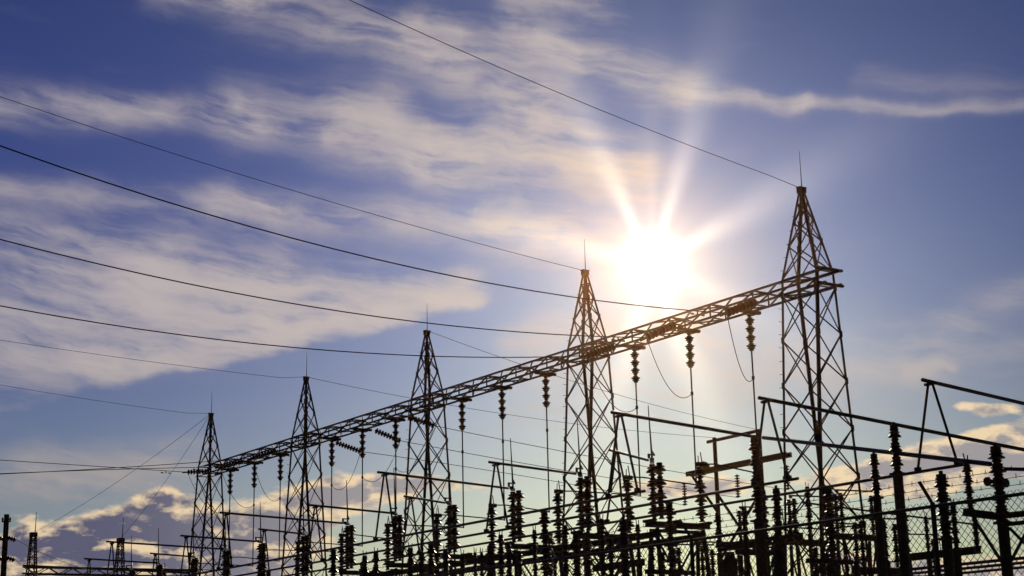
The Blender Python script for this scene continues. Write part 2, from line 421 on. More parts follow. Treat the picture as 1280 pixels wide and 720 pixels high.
# suspended insulators: three per bay under the beam, each with its long drop rod
PH = ['right', 'middle', 'left']
ph_r = [hit(x, 395 if x > 900 else 410 if x > 820 else 432, X=NB).y - RT1 for x in (937, 861, 793)]
ZJ = 6.3
UH = 0.26
zi = Zlo - .16
def susp(label):
    t = thing('suspended_insulator', label, 'insulator', (NB, RT1 + ph_r[0], 0), 'insulators hanging under the gantry beam')
    m = MB(); m.bar((-.42, 0, Zlo - .05), (.42, 0, Zlo - .05), .12, .09); m.bar((-.2, 0, Zlo - .12), (.2, 0, Zlo - .12), .2, .05); m.build('bracket', STEEL, t)
    insul('insulator_stack', t, (0, 0, zi), 4, UH, .15, (0, 0, -1), 14, .05)
    m = MB(); m.tube((0, 0, zi - 4 * UH - .02), (0, 0, ZROD), .024, 6); m.lathe([(0, .03), (.02, .045), (.1, .045), (.12, .03)], (0, 0, zi - 4 * UH - .9), (0, 0, 1), 8); m.build('drop_rod', WIRE, t)
    return t
ZROD = hit(683, 641, Y=RT1 + SP + ph_r[0]).z
ZROD = min((3 + k * .02 for k in range(300)), key=lambda z: abs(proj((NB, RT1 + SP + ph_r[0], z))[1] - 641))
SI = ['%s of three insulators hanging under the beam ' % p for p in PH]
def bayl(k): return ['in the nearest bay', 'left of the second tower', 'right of the fourth tower', 'right of the smallest tower'][k]
s0 = susp(SI[0] + bayl(0))
for k in range(4):
    for j in range(3):
        if k == 0 and j == 0: continue
        dup(s0, (NB, RT1 + k * SP + ph_r[j], 0), SI[j] + bayl(k))
print('ZROD', ZROD, 'phases', ph_r, [[round(proj((NB, RT1 + k * SP + r, Zlo))[0]) for r in ph_r] for k in range(4)])

# ------------------------------------------------------------------ overhead lines
def quad(pts):                                   # least squares z(x) for (x, z)
    import numpy as np
    x = np.array([p[0] for p in pts]); z = np.array([p[1] for p in pts]); return np.polyfit(x, z, 2 if len(pts) > 2 else 1)
def line_n(Y, pix, x_end, attach=None, xs0=None):
    """a wire in the vertical plane Y, through photograph points, running on to x_end"""
    pts = [hit(px, py, Y=Y) for px, py in pix]; c = quad([(p.x, p.z) for p in pts])
    zf = lambda x: sum(k * x ** (len(c) - 1 - i) for i, k in enumerate(c))
    return zf, pts
def conductor(name, label, cat, Y, pix, attach, x_end=-25.0, string=1.15, r=.016, group=None):
    zf, pts = line_n(Y, pix, x_end); A = Vector(attach); e = pts[0]
    t = thing(name, label, cat, A, group)
    E = Vector((A.x - string if string else A.x, Y, 0)); E.z = zf(E.x) if string else A.z
    n = 48; P = []
    for k in range(n + 1):
        x = E.x + (x_end - E.x) * k / n; P.append(Vector((x, Y, zf(x))))
    if not string: P[0] = A.copy()
    m = MB(); m.poly([p - A for p in P], r, 6); m.build('conductor', WIRE, t)
    if string:
        d = (E - A); L = d.length
        m = MB(); m.lathe(ribbed(L, 8, .125, .04), (0, 0, 0), d, 12); m.build('strain_insulator', PORC, t)
        m = MB(); m.bar(Vector((.16, 0, .0)), d * .02, .05, .05); m.bar(d * .98, d * 1.22, .05, .07); m.build('clamp', STEEL, t)
        q = Vector((E.x - 1.1, Y, zf(E.x - 1.1))) - A
        m = MB(); m.bar(q, q - Vector((0, 0, .1)), .03, .03); m.tube(q + Vector((-.2, 0, -.1)), q + Vector((.2, 0, -.1)), .008, 5); m.lathe([(0, .028), (.09, .03)], q + Vector((-.24, 0, -.1)), (1, 0, 0), 8); m.lathe([(0, .028), (.09, .03)], q + Vector((.15, 0, -.1)), (1, 0, 0), 8); m.build('vibration_damper', STEEL, t)
    return t, E
front = NB - BHW - .06
L1 = [[(886, 387), (721, 375), (630, 360), (530, 340), (380, 299), (250, 257), (0, 187)],
      [(773, 421), (640, 414), (450, 395), (270, 359), (0, 300)],
      [(700, 446), (640, 446), (550, 446), (380, 435), (175, 412), (0, 382)]]
ENDS = []
for j, (px, py) in enumerate(((945, 377), (844, 405), (768, 433))):
    A = hit(px, py, X=front)
    t, E = conductor('overhead_line', ['black conductor, highest of the three swooping in from the left to the sunlit bay', 'black conductor, middle of three swooping in from the left to the sunlit bay', 'black conductor, lowest of three swooping in from the left to the sunlit bay'][j], 'power line', A.y, L1[j], A, group='conductors coming in from the left')
    ENDS.append((0, j, E))
L4 = [[(300, 574), (210, 580), (140, 585.5), (0, 592.5)], [(262, 584), (200, 585), (140, 587), (0, 592)], [(231, 590), (139, 584), (60, 579), (0, 575)]]
for j, (px, py) in enumerate(((345, 563), (304, 576), (262, 589))):
    A = hit(px, py, X=front)
    t, E = conductor('overhead_line', ['thin conductor at lower left, meeting the leftmost bay nearest the fourth tower', 'thin conductor at lower left, meeting the middle of the leftmost bay', 'thin conductor at lower left, meeting the beam right at the smallest gantry tower'][j], 'power line', A.y, L4[j], A, group='conductors coming in from the left')
    ENDS.append((3, j, E))
SH = [(0, 'shield wire crossing the upper sky down to the peak of the tallest tower', [(995, 231), (640, 91), (437, 0)]), (1, 'shield wire sloping down to the peak of the tower beside the sun', [(725, 337), (640, 316), (435, 257), (190, 185), (0, 120)]),
      (3, 'shield wire sloping down to the peak of the fourth tower', [(377, 475), (188, 452), (0, 425)]), (4, 'shield wire sloping down to the peak of the smallest gantry tower', [(255, 519), (130, 502), (0, 481)])]
for k, lab, pix in SH:
    conductor('shield_wire', lab, 'shield wire', RT1 + k * SP, pix, (NB - .1, RT1 + k * SP, ZT), string=0, r=.009, group='shield wires')
# lines leaving the far side of the third bay for the pole frame behind
back = NB + BHW + .06
HFP = []
FAR = [[(549, 534), (680, 560), (820, 584), (983, 604)], [(491, 547), (680, 583), (800, 602), (921, 614)], [(450, 564), (560, 583), (680, 600), (854, 624)]]
FARL = []
for j, (px, py) in enumerate(((510, 521), (469, 538), (420, 553))):
    A = hit(px, py, X=back); Y = A.y
    HFP.append(hit(*FAR[j][-1], Y=Y)); E = hit(*FAR[j][0], Y=Y)
    t = thing('overhead_line', 'thin conductor running from the third bay to the distant pole frame, %s of three' % ['highest', 'middle', 'lowest'][j], 'power line', A, 'conductors leaving behind the gantry')
    E = A + (E - A).normalized() * 1.25
    m = MB(); m.lathe(ribbed((E - A).length, 9, .12, .04), (0, 0, 0), E - A, 12); m.build('strain_insulator', PORC, t)
    ENDS.append((2, j, E)); FARL.append((A, E, t))
print('H frame', HFP)
# jumper loops from the strain insulators to the drop rods
JL = {0: 1.95, 2: 1.5, 3: 1.4}
for k, j, E in ENDS:
    Q = Vector((NB, RT1 + k * SP + ph_r[j], zi - 4 * UH - .85)); P = []
    for i in range(15):
        t = i / 14; p = E.lerp(Q, t); p.z -= 4 * t * (1 - t) * .75 - (.0); P.append(p)
    m = MB(); m.poly([p - E for p in P], .012, 5); o = m.build('jumper_wire', WIRE); o.location = E
    tag(o, 'slack jumper wire at the %s hanging insulator %s' % (PH[j], bayl(k)), 'jumper wire', 'jumper wires under the gantry')

# ------------------------------------------------------------------ main bus tubes with their A-frames
def solve_n(x0, y0, x1, y1=None):
    """X-plane on which two photograph points lie one bay apart"""
    best = None
    for k in range(1500):
        n = 10 + k * .02; p = hit(x0, y0, X=n); e = abs(proj((p.x, p.y + SP, p.z))[0] - x1)
        if best is None or e < best[0]: best = (e, n)
    return best[1]
nC = solve_n(1163, 480, 771); nA = solve_n(958, 502, 620); nB = solve_n(775, 520, 481)
FR = {'C': hit(1163, 481, X=nC), 'A': hit(958, 503, X=nA), 'B': hit(775, 521, X=nB)}
nsC = solve_n(820, 575, 565); nsA = solve_n(730, 592, 497); nsB = solve_n(645, 610, 437)
SWP = {'C': hit(820, 575, X=nsC), 'A': hit(730, 592, X=nsA), 'B': hit(645, 610, X=nsB)}     # hinge tops, bay 1
print('frames', FR, 'switch', SWP)
hfr = 1.72
fz = {k: FR[k].z - hfr for k in FR}
WH = {'C': 'right', 'A': 'middle', 'B': 'left'}
def aframe(k):
    p = FR[k]
    t = thing('tube_bracket', 'x', 'A-frame', (p.x, p.y, fz[k]), 'A-frames on the bus tubes')
    for s in (-.52, .52):
        m = MB(); m.tube((0, s, .05), (0, s * .12, hfr), .027, 8); m.build('leg', GALV, t)
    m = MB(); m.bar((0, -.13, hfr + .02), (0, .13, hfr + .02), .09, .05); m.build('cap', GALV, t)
    for s in (-.52, .52):
        m = MB(); m.lathe([(0, .05), (.01, .075), (.09, .075), (.1, .04)], (0, s, 0), (0, 0, 1), 8); m.build('foot_clamp', GALV, t)
    return t
SPOT = {('C', 0): 'tall A-frame at the far right, carrying the highest bus tube', ('A', 0): 'A-frame standing just left of the tallest tower, its tube crossing the tower',
        ('B', 0): 'A-frame against the right legs of the second tower, below the sun', ('C', 1): 'low A-frame at the right foot of the second tower, under the larger one',
        ('A', 1): 'A-frame midway between the middle and second towers, tube running to the right', ('B', 1): 'A-frame at the left edge of the middle tower',
        ('C', 2): 'A-frame seen through the legs of the middle tower', ('A', 2): 'A-frame seen through the right legs of the fourth tower', ('B', 2): 'A-frame just right of the smallest gantry tower',
        ('C', 3): 'small A-frame left of the fourth tower, behind the switch insulators', ('A', 3): 'small A-frame at the left legs of the smallest gantry tower', ('B', 3): 'small A-frame beside the right one of the two tiny towers',
        ('C', 4): 'tiny A-frame left of the smallest gantry tower, near a raised blade', ('A', 4): 'tiny A-frame between the two tiny towers at lower left'}
PSPOT = {('C', 0): 'highest bus tube, running off the right edge of the picture', ('A', 0): 'long bus tube crossing the tallest tower and running off to the right', ('B', 0): 'bus tube from the A-frame under the sun towards the brown twin column'}
protos = {}
for k in 'CAB':
    for i in range(5):
        if (k, i) not in SPOT: continue
        p = FR[k] + Vector((0, SP * i, 0))
        if k not in protos: protos[k] = aframe(k); o = protos[k]; o['label'] = SPOT[(k, i)]
        else: o = dup(protos[k], (p.x, p.y, fz[k]), SPOT[(k, i)])
        # tap tube from the frame tip to the switch (n direction)
        q = SWP[k] + Vector((0, SP * (i - 1), 0))
        a = p + Vector((0, 0, .085)); a = a - Vector((.22, 0, 0))
        if k == 'C' and i == 0: b = hit(1300, 509, X=nC + 4.5); b = a + (b - a) * 1.9
        elif k == 'A' and i == 0: b = hit(1300, 566, X=nA + 6.0); b = a + (b - a) * 1.5
        elif k == 'B' and i == 0: b = hit(944, 546, X=nsB)
        else: b = Vector((q.x - .28, q.y, q.z - .02))
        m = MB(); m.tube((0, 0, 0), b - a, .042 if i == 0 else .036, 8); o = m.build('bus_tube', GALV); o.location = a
        lab = PSPOT.get((k, i)) or 'bus tube on the ' + SPOT[(k, i)].split(',')[0]
        tag(o, lab, 'bus tube', 'bus tubes tapping off to the switches')
for k, xe in (('C', hit(1209, 587, X=nC).y), ('A', hit(998, 603, X=nA).y), ('B', hit(806, 616, X=nB).y)):
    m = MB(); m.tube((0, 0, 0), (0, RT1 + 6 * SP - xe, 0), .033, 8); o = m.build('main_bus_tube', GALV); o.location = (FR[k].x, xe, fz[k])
    tag(o, {'C': 'long main bus tube rising to the far right A-frame, farthest right of three', 'A': 'long main bus tube ending near the twin brown column at the tallest tower', 'B': 'long main bus tube ending at the right foot of the second tower'}[k], 'bus tube', 'main bus tubes along the yard')

# ------------------------------------------------------------------ switches with raised blades
SWH = 1.62
def switch(k):
    p = SWP[k]; z0 = p.z - SWH
    t = thing('disconnect_switch', 'x', 'switch', (p.x, p.y, z0), 'open switches in the row under the gantry')
    m = MB(); m.chan((-.3, -.06, -.11), (1.75, -.06, -.11), .1, .13, .02); m.chan((-.3, .2, -.11), (1.75, .2, -.11), .1, .13, .02)
    for x in (-.25, .6, 1.7): m.bar((x, -.15, -.02), (x, .3, -.02), .12, .07)
    m.build('base_beam', STEEL, t)
    for x, y in ((0, -.14), (.02, .2), (1.55, .03)): insul('insulator_stack', t, (x, y, .02), 4, .37, .18, (0, 0, 1), 14, .055)
    m = MB(); m.bar((-.3, -.2, 1.60), (.1, .3, 1.60), .12, .07); m.bar((-.32, -.1, 1.63), (-.32, -.1, 1.76), .05, .05); m.tube((-.32, -.1, 1.74), (0, .05, 1.76), .022); m.tube((0, .05, 1.76), (.03, .2, 1.9), .022); m.build('hinge_head', GALV, t)
    m = MB(); m.tube((.03, .2, 1.62), (-.03, .2, 3.15), .03, 8, .012); m.build('blade', GALV, t)
    m = MB(); m.bar((1.45, .03, 1.6), (1.72, .03, 1.6), .1, .12); m.tube((1.58, -.06, 1.62), (1.5, -.1, 1.92), .015); m.tube((1.58, .1, 1.62), (1.62, .14, 1.86), .013); m.build('jaw_contact', GALV, t)
    return t
bayS = {1: ('just right of the second tower under the sun', 'against the legs of the second tower', 'midway between the middle and second towers'), 2: ('just right of the middle tower', 'against the left legs of the middle tower', 'midway between the fourth and middle towers'),
        3: ('against the right legs of the fourth tower', 'just left of the fourth tower', 'just right of the smallest gantry tower'), 4: ('against the smallest gantry tower', 'left of the smallest gantry tower, near side', 'beyond the small towers at lower left'),}
swp = {}
def stand(k):
    p = SWP[k]; z0 = p.z - SWH - .22
    t = thing('switch_stand', 'x', 'stand', (p.x, p.y, 0), 'braced stands under the switches')
    for x in (-.1, 1.5):
        for y in (-.35, .45):
            m = MB(); m.bar((x + (x - .7) * .25, y * 1.5, .2), (x, y * .3 + .05, z0), .09, .09); m.build('leg', STEEL, t)
    m = MB()
    for y in (-.3, .35):
        m.bar((-.3, y * 1.4, .5), (1.62, y * .7, z0 * .55), .05, .05); m.bar((1.7, y * 1.4, .5), (-.14, y * .7, z0 * .55), .05, .05)
        m.bar((-.14, y * .7, z0 * .55), (1.5, y * .35, z0 - .1), .045, .045); m.bar((1.62, y * .7, z0 * .56), (-.1, y * .35, z0 - .1), .045, .045)
    for z in (z0 * .55, z0 - .06): m.bar((-.2, .05, z), (1.6, .05, z), .07, .09)
    m.build('bracing', STEEL, t); return t
stp = {}
for j, k in enumerate('CAB'):
    for i in range(1, 5):
        p = SWP[k] + Vector((0, SP * (i - 1), 0)); w = bayS[i][j]
        lab = 'open switch with upright blade ' + w; lab2 = 'braced stand under the open switch ' + w
        if k not in swp: swp[k] = switch(k); swp[k]['label'] = lab; stp[k] = stand(k); stp[k]['label'] = lab2
        else: dup(swp[k], (p.x, p.y, p.z - SWH), lab); dup(stp[k], (p.x, p.y, 0), lab2)
        # connection from the jaw to the drop rod behind
        a = Vector((p.x + 1.72, p.y + .03, p.z)); b = Vector((NB, RT1 + (i - 1) * SP + ph_r[j], ZROD + .03))
        m = MB(); m.poly([(0, 0, 0), (.4, 0, .02), b - a], .022, 6); o = m.build('connector_tube', WIRE); o.location = a
        tag(o, 'thin tube behind the open switch ' + w, 'connector', 'tubes joining switches to drop rods')
# girders along the row under the switches
for x, dz, lab in ((-.02, -.36, 'long steel girder along the row under the near switch insulators'), (1.52, -.36, 'long steel girder along the row under the rear switch insulators')):
    p = SWP['A']; z = min(SWP[q].z for q in SWP) - SWH + dz
    a = hit(640, 660, X=p.x + x); m = MB(); m.chan((0, 0, 0), (0, RT1 + 5 * SP - (SWP['C'].y - .8), 0), .12, .15, .016); o = m.build('girder', STEEL)
    o.location = (p.x + x, SWP['C'].y - .8, z); tag(o, lab, 'girder', 'girders under the switches')

# ------------------------------------------------------------------ pole frame behind the gantry, reached by the far conductors
nH = sum(p.x for p in HFP) / 3
aL, aR = hit(861, 593, X=nH), hit(986, 568, X=nH)
hf = thing('line_pole', 'two-pole frame with a heavy crossarm, standing left of the tallest tower', 'pole frame', (nH, (aL.y + aR.y) / 2, 0))
oH = hf.location.copy()
PT = []
for px, py, r in ((893, 547, .10), (948, 537, .125)):
    p = hit(px, py, X=nH); PT.append(p)
    m = MB(); m.tube(Vector((0, p.y - oH.y, 0)), Vector((0, p.y - oH.y, p.z)), r * 1.25, 12, r); m.build('pole', WOOD, hf)
m = MB(); m.bar(Vector((-.15, aL.y - oH.y, aL.z)), Vector((-.15, aR.y - oH.y, aR.z)), .1, .23); m.bar(Vector((.15, aL.y - oH.y, aL.z)), Vector((.15, aR.y - oH.y, aR.z)), .1, .23); m.build('crossarm', WOOD, hf)
a, b = hit(888, 553, X=nH), hit(955, 538, X=nH); m = MB(); m.bar(Vector((-.2, a.y - oH.y, a.z)), Vector((-.2, b.y - oH.y, b.z)), .1, .14); m.build('top_bar', WOOD, hf)
m = MB()
for (x0, y0_), (x1, y1_) in (((893, 618), (948, 700)), ((948, 612), (893, 705)), ((862, 596), (893, 640))):
    a, b = hit(x0, y0_, X=nH), hit(x1, y1_, X=nH); m.bar(Vector((.22, a.y - oH.y, a.z)), Vector((.22, b.y - oH.y, b.z)), .1, .1)
m.build('brace', WOOD, hf)
m = MB(); a = hit(879, 583, X=nH); m.lathe([(0, .05), (.05, .3), (.3, .34), (.45, .2), (.5, .05)], Vector((0, a.y - oH.y, a.z - .25)), (0, 0, 1), 12); m.build('arm_fitting', STEEL, hf)
SB = []
for j, (px, py, qy) in enumerate(((983, 576, 607), (921, 588, 617), (855, 598, 627))):
    p = hit(px, py, X=nH); q = hit(px, qy, X=nH); L = p.z - q.z
    m = MB(); m.lathe(ribbed(L, 9, .13, .04), (0, 0, 0), (0, 0, -1), 10); o = m.build('suspension_insulator', PORC); o.location = (nH, p.y, p.z - .2)
    tag(o, ['thin ribbed insulator hanging from the crossarm end beside the tallest tower', 'thin ribbed insulator hanging from the middle of the pole frame crossarm', 'thin ribbed insulator hanging from the left end of the pole frame crossarm'][j], 'insulator', 'insulators hanging from the pole frame')
    SB.append(Vector((nH, p.y, p.z - .2 - L)))
def sagged(A, B, via, name, label, cat, group, r, ins=0):
    def curve(s, n=28): return [A.lerp(B, t / n) - Vector((0, 0, 4 * s * (t / n) * (1 - t / n))) for t in range(n + 1)]
    def err(s):
        best = min((abs(proj(p)[0] - via[0]), proj(p)[1]) for p in curve(s, 80)); return abs(best[1] - via[1])
    s = min((k * .04 for k in range(-5, 120)), key=err) if via else (B - A).length * .012
    m = MB(); m.poly([p - A for p in curve(s)], r, 5); o = m.build(name, WIRE); o.location = A
    return tag(o, label, cat, group)
for (A, E, t), B, via in zip(FARL, SB, ((680, 560), (680, 583), (680, 600))):
    pts = [E.lerp(B, k / 24) for k in range(25)]
    best = min((k * .03 for k in range(-5, 120)), key=lambda s: abs(min((abs(proj(E.lerp(B, q / 80) - Vector((0, 0, 4 * s * (q / 80) * (1 - q / 80))))[0] - via[0]), proj(E.lerp(B, q / 80) - Vector((0, 0, 4 * s * (q / 80) * (1 - q / 80))))[1]) for q in range(81))[1] - via[1]))
    m = MB(); m.poly([E.lerp(B, k / 24) - Vector((0, 0, 4 * best * (k / 24) * (1 - k / 24))) - A for k in range(25)], .014, 5); m.build('conductor', WIRE, t)
sagged(Vector((NB + .1, RT1 + 2 * SP, ZT)), PT[1], (763, 490), 'shield_wire', 'shield wire from the middle tower peak down to the taller pole of the pole frame', 'shield wire', 'shield wires', .01)
sagged(Vector((NB + .1, RT1 + 3 * SP, ZT)), PT[0], (680, 525), 'shield_wire', 'shield wire from the fourth tower peak down to the left pole of the pole frame', 'shield wire', 'shield wires', .01)

# ------------------------------------------------------------------ insulators on pipe columns at the right
def column(label, px, yt, yj, D, wpx, pole_px, units, clamp=0, core=None):
    top = hit(px, yt, D=D); zj = min((top.z - k * .01 for k in range(800)), key=lambda z: abs(proj((top.x, top.y, z))[1] - yj))
    s = D / FPX; r = wpx * s / 2; H = top.z - zj - .1; pr = pole_px * s / 2
    t = thing('insulator_column', label, 'insulator', (top.x, top.y, 0), 'insulator columns on pipes')
    m = MB(); m.lathe(sheds(units, (H - .03) / units, r, r * .45), (0, 0, zj), (0, 0, 1), 14); m.build('insulator_stack', PORC, t)
    m = MB(); m.lathe([(0, r * .55), (.04, r * .6), (.07, r * .6), (.08, r * .25), (.13, r * .25)], (0, 0, top.z - .11), (0, 0, 1), 10)
    if clamp:
        for s_ in (-1, 1): m.lathe([(0, .03), (.02, .075), (.07, .075), (.09, .03)], (s_ * .22, .0, top.z - clamp), (0, 1, 0), 10); m.bar((0, 0, top.z - clamp), (s_ * .2, 0, top.z - clamp), .05, .06)
    m.build('top_clamp', GALV, t)
    m = MB(); m.tube((0, 0, .3), (0, 0, zj), pr, 16); m.lathe([(0, pr * 1.7), (.03, pr * 1.7)], (0, 0, zj - .035), (0, 0, 1), 12); m.build('pipe', STEEL, t)
    m = MB(); m.bar((0, 0, .27), (0, 0, .302), .6, .6); m.build('base_plate', STEEL, t)
    m = MB(); m.lathe([(0, .42), (.265, .42)], (0, 0, 0), (0, 0, 1), 16); m.build('footing', CONC, t)
    return t, zj
column('tallest insulator column, its tip touching the long tube right of the tallest tower', 1117, 529, 591, 29, 17, 12.5, 3)
column('thin insulator column just right of the tallest tower, shorter than its neighbour', 1092, 565, 621, 31, 14, 10, 3)
column('stout insulator column under the right foot of the far right A-frame', 1176, 590, 672, 27, 21, 13, 4)
F4, z4 = column('big insulator column nearest the right edge, with a clamped tube at its side', 1244, 555, 652, 26, 22, 14, 5, .62)
column('brown insulator column with a ribbed top standing where the long tubes meet', 943, 545, 650, 35, 17, 14, 5)
column('stout insulator column on a thick pipe left of the tallest tower, with hook on top', 970, 608, 672, 32, 15, 15, 3)
column('dark insulator column rising behind the low beams, just right of the second tower', 779, 648, 725, 38, 17, 12, 4)
column('dark stack on a pipe at bottom, under the A-frame midway between towers', 613, 680, 730, 40, 14, 10, 3)
# side arm on the big column, carrying one insulator up and one down
o4 = F4.location
az_ = hit(1245, 645, D=26).z
ca = thing('side_arm', 'steel arm crossing the big column nearest the right edge', 'arm', (o4.x, o4.y, az_))
wl = hit(1204, 640, D=26.6); wr = hit(1330, 634, D=25.2)
dl = Vector((wl.x - o4.x, wl.y - o4.y, 0)); dr = Vector((wr.x - o4.x, wr.y - o4.y, 0))
m = MB(); m.chan(dl + Vector((0, 0, wl.z - az_)), Vector((0, 0, 0)) + dl * .09, .1, .13, .016); m.build('near_beam', STEEL, ca)
m = MB(); m.chan(dr * .07, dr, .1, .09, .014); m.chan(dr * .07 + Vector((0, 0, -.14)), dr + Vector((0, 0, -.14)), .1, .06, .014); m.build('far_beam', STEEL, ca)
m = MB(); m.bar(dl * .75 + Vector((0, 0, wl.z - az_ - .1)), Vector((0, 0, -.75)) + dl * .1, .04, .04); m.bar(dr * .5 + Vector((0, 0, -.1)), Vector((0, 0, -.75)) + dr * .06, .04, .04)
m.bar(dr * .1 + Vector((0, 0, -.2)), dr * .6 + Vector((0, 0, -.8)), .04, .04); m.build('brace', STEEL, ca)
def post_px(label, px, yt, yb, D, wpx, units, name='post_insulator', stand=True, invert=False, group='small post insulators'):
    top = hit(px, yt, D=D); zb = min((top.z - k * .01 for k in range(500)), key=lambda z: abs(proj((top.x, top.y, z))[1] - yb)); r = wpx * D / FPX / 2; H = top.z - zb - .06
    t = thing(name, label, 'insulator', (top.x, top.y, zb), group)
    m = MB(); m.lathe(sheds(units, (H - .03) / units, r, r * .42), (0, 0, H if invert else 0), (0, 0, -1 if invert else 1), 12); m.build('insulator_stack', PORC, t)
    m = MB(); m.lathe([(0, r * .5), (.02, r * .55), (.05, r * .55), (.06, r * .3)], (0, 0, H - .005), (0, 0, 1), 8); m.tube((r * .3, 0, H + .04), (r * .45, 0, H + .17), .012); m.tube((-r * .3, 0, H + .04), (-r * .3, r * .3, H + .2), .012); m.build('top_clamp', GALV, t)
    if stand and zb > .5:
        m = MB(); m.bar((0, 0, -zb), (0, 0, -.02), .11, .11); m.bar((0, 0, -.019), (0, 0, 0.0), .22, .22); m.build('stand', STEEL, t)
    return t
t5 = post_px('upright insulator on the end of the side arm near the right edge', 1208, 577, 637, 26.6, 14, 4, stand=False)
post_px('insulator hanging below the side arm near the right edge', 1218, 645, 690, 26.3, 11, 4, stand=False, invert=True)
# rear rank, beyond the gantry
PI_ = [(1130, 640, 697, 33, 12, 4, 'brown post close against the tallest insulator column, low down'), (1104, 650, 702, 33, 11, 4, 'brown post against the thin column beside the tallest tower'),
 (1157, 645, 690, 48, 8, 4, 'slim post alone behind the fence, left of the fence post with slanted arm'), (1191, 630, 686, 33, 12, 4, 'post tucked behind the stout column under the A-frame'),
 (1009, 608, 668, 50, 10, 4, 'post seen through the left legs of the tallest tower, horned top'), (968, 676, 728, 40, 14, 3, 'dark stump post at the bottom edge left of the tallest tower'),
 (953, 612, 684, 37, 14, 4, 'post hugging the right side of the brown ribbed column'), (930, 633, 684, 40, 11, 4, 'post hugging the left side of the brown ribbed column'),
 (897, 640, 692, 44, 11, 3, 'post low against the left pole of the pole frame'), (706, 656, 722, 40, 12, 4, 'post left of the second tower legs, near bottom'),
 (752, 648, 722, 41, 11, 4, 'post among the right legs of the second tower'), (797, 655, 702, 43, 9, 4, 'slim post right of the dark column beside the second tower'),
 (668, 662, 720, 44, 9, 4, 'slim post standing left of the second tower, above the fence rail'), (626, 668, 724, 42, 11, 4, 'left one of the two posts right of the middle tower, at the bottom'), (636, 681, 728, 42, 11, 3, 'shorter right one of the two posts right of the middle tower'),
 (594, 690, 724, 50, 7, 3, 'left one of two thin posts under the middle tower beam'), (602, 690, 724, 50, 7, 3, 'right one of two thin posts under the middle tower beam'),
 (720, 668, 726, 40, 14, 4, 'dark post under the second tower switch, left one'), (734, 672, 726, 40, 14, 4, 'dark post under the second tower switch, right one'),
 (1058, 694, 728, 36, 8, 3, 'short post at the bottom edge inside the tallest tower')]
PI_ += [(456, 694, 734, 46, 11, 3, 'post low right of the fourth tower, left one of a close pair'), (470, 690, 734, 46, 11, 3, 'post low right of the fourth tower, right one of a close pair'),
 (513, 684, 734, 44, 12, 4, 'post between the left legs of the middle tower, at the bottom'), (527, 690, 734, 44, 12, 3, 'post at the foot of the middle tower, centre'), (557, 688, 734, 43, 12, 4, 'post at the right foot of the middle tower'),
 (578, 692, 734, 45, 10, 3, 'post just right of the middle tower foot, at the bottom edge'), (649, 688, 734, 42, 11, 4, 'post directly above the fence post midway along the bottom edge'), (686, 680, 734, 42, 12, 4, 'post at the bottom edge left of the second tower, near the rail'),
 (763, 672, 734, 41, 12, 4, 'post at the right foot of the second tower, at the bottom'), (814, 676, 734, 43, 10, 4, 'post under the open switch right of the second tower'), (828, 690, 734, 43, 10, 3, 'short post under the open switch right of the second tower'),
 (1019, 684, 734, 40, 11, 4, 'post at the bottom edge within the tallest tower legs, left one'), (1034, 690, 734, 40, 10, 3, 'post at the bottom edge within the tallest tower legs, right one'), (1070, 700, 734, 34, 12, 3, 'short post at the right foot of the tallest tower')]
for px, yt, yb, D, w, un, lab in PI_: post_px(lab, px, yt, yb, D, w, un)
# closed switches of the rear rank
def rear_switch(label, px, py, D):
    p = hit(px, py, D=D); z0 = p.z - SWH * .95
    t = thing('closed_switch', label, 'switch', (p.x, p.y, z0), 'closed switches in the rear rank')
    m = MB(); m.chan((-.3, -.09, -.11), (1.9, -.09, -.11), .1, .2, .02); m.chan((-.3, .14, -.11), (1.9, .14, -.11), .1, .2, .02); m.build('base_beam', STEEL, t)
    for x, y in ((0, -.13), (.04, .18), (1.7, .02)): insul('insulator_stack', t, (x, y, .02), 4, .345, .145, (0, 0, 1), 12, .05)
    m = MB(); m.bar((-.2, -.15, 1.52), (.2, .22, 1.52), .1, .07); m.tube((0, .02, 1.56), (1.8, .02, 1.6), .03, 8); m.poly([(1.7, .02, 1.58), (1.95, .05, 1.72), (2.1, .06, 1.6), (2.15, .06, 1.0)], .018, 6); m.build('blade', GALV, t)
    h = z0 - .22; m = MB()
    for x in (0, 1.6):
        for y in (-.35, .4): m.bar((x, y, -z0 + .1), (x, y * .4, -.22), .09, .09)
    for y in (-.3, .35):
        m.bar((0, y, -z0 + .6), (1.6, y * .6, -.3), .05, .05); m.bar((1.6, y * 1.05, -z0 + .6), (0, y * .65, -.3), .05, .05)
    m.build('stand', STEEL, t)
    return t
RS = [(1047, 613, 58, 'closed switch standing inside the tallest tower outline, right half'), (1072, 648, 52, 'closed switch at the right foot of the tallest tower'), (989, 620, 58, 'closed switch just left of the tallest tower legs'), (927, 634, 60, 'closed switch behind the brown ribbed column'),
      (880, 678, 60, 'closed switch low behind the left pole of the pole frame'), (845, 681, 58, 'closed switch low behind the fence, left of the pole frame'), (1128, 668, 62, 'closed switch far behind, between the two slender columns')]
for px, py, D, lab in RS: rear_switch(lab, px, py, D)
# instrument transformer with a fat tank
p = hit(912, 690, D=42); t = thing('instrument_transformer', 'fat dark cylindrical tank on a stand, low behind the left pole of the pole frame', 'transformer', (p.x, p.y, 0))
m = MB(); m.lathe([(-1.3, .16), (-1.25, .19), (-.2, .19), (-.15, .14), (0, .12)], (0, 0, p.z), (0, 0, 1), 16); m.build('tank', STEEL, t, False)
m = MB(); m.bar((0, 0, 0), (0, 0, p.z - 1.3), .2, .2); m.build('stand', STEEL, t)
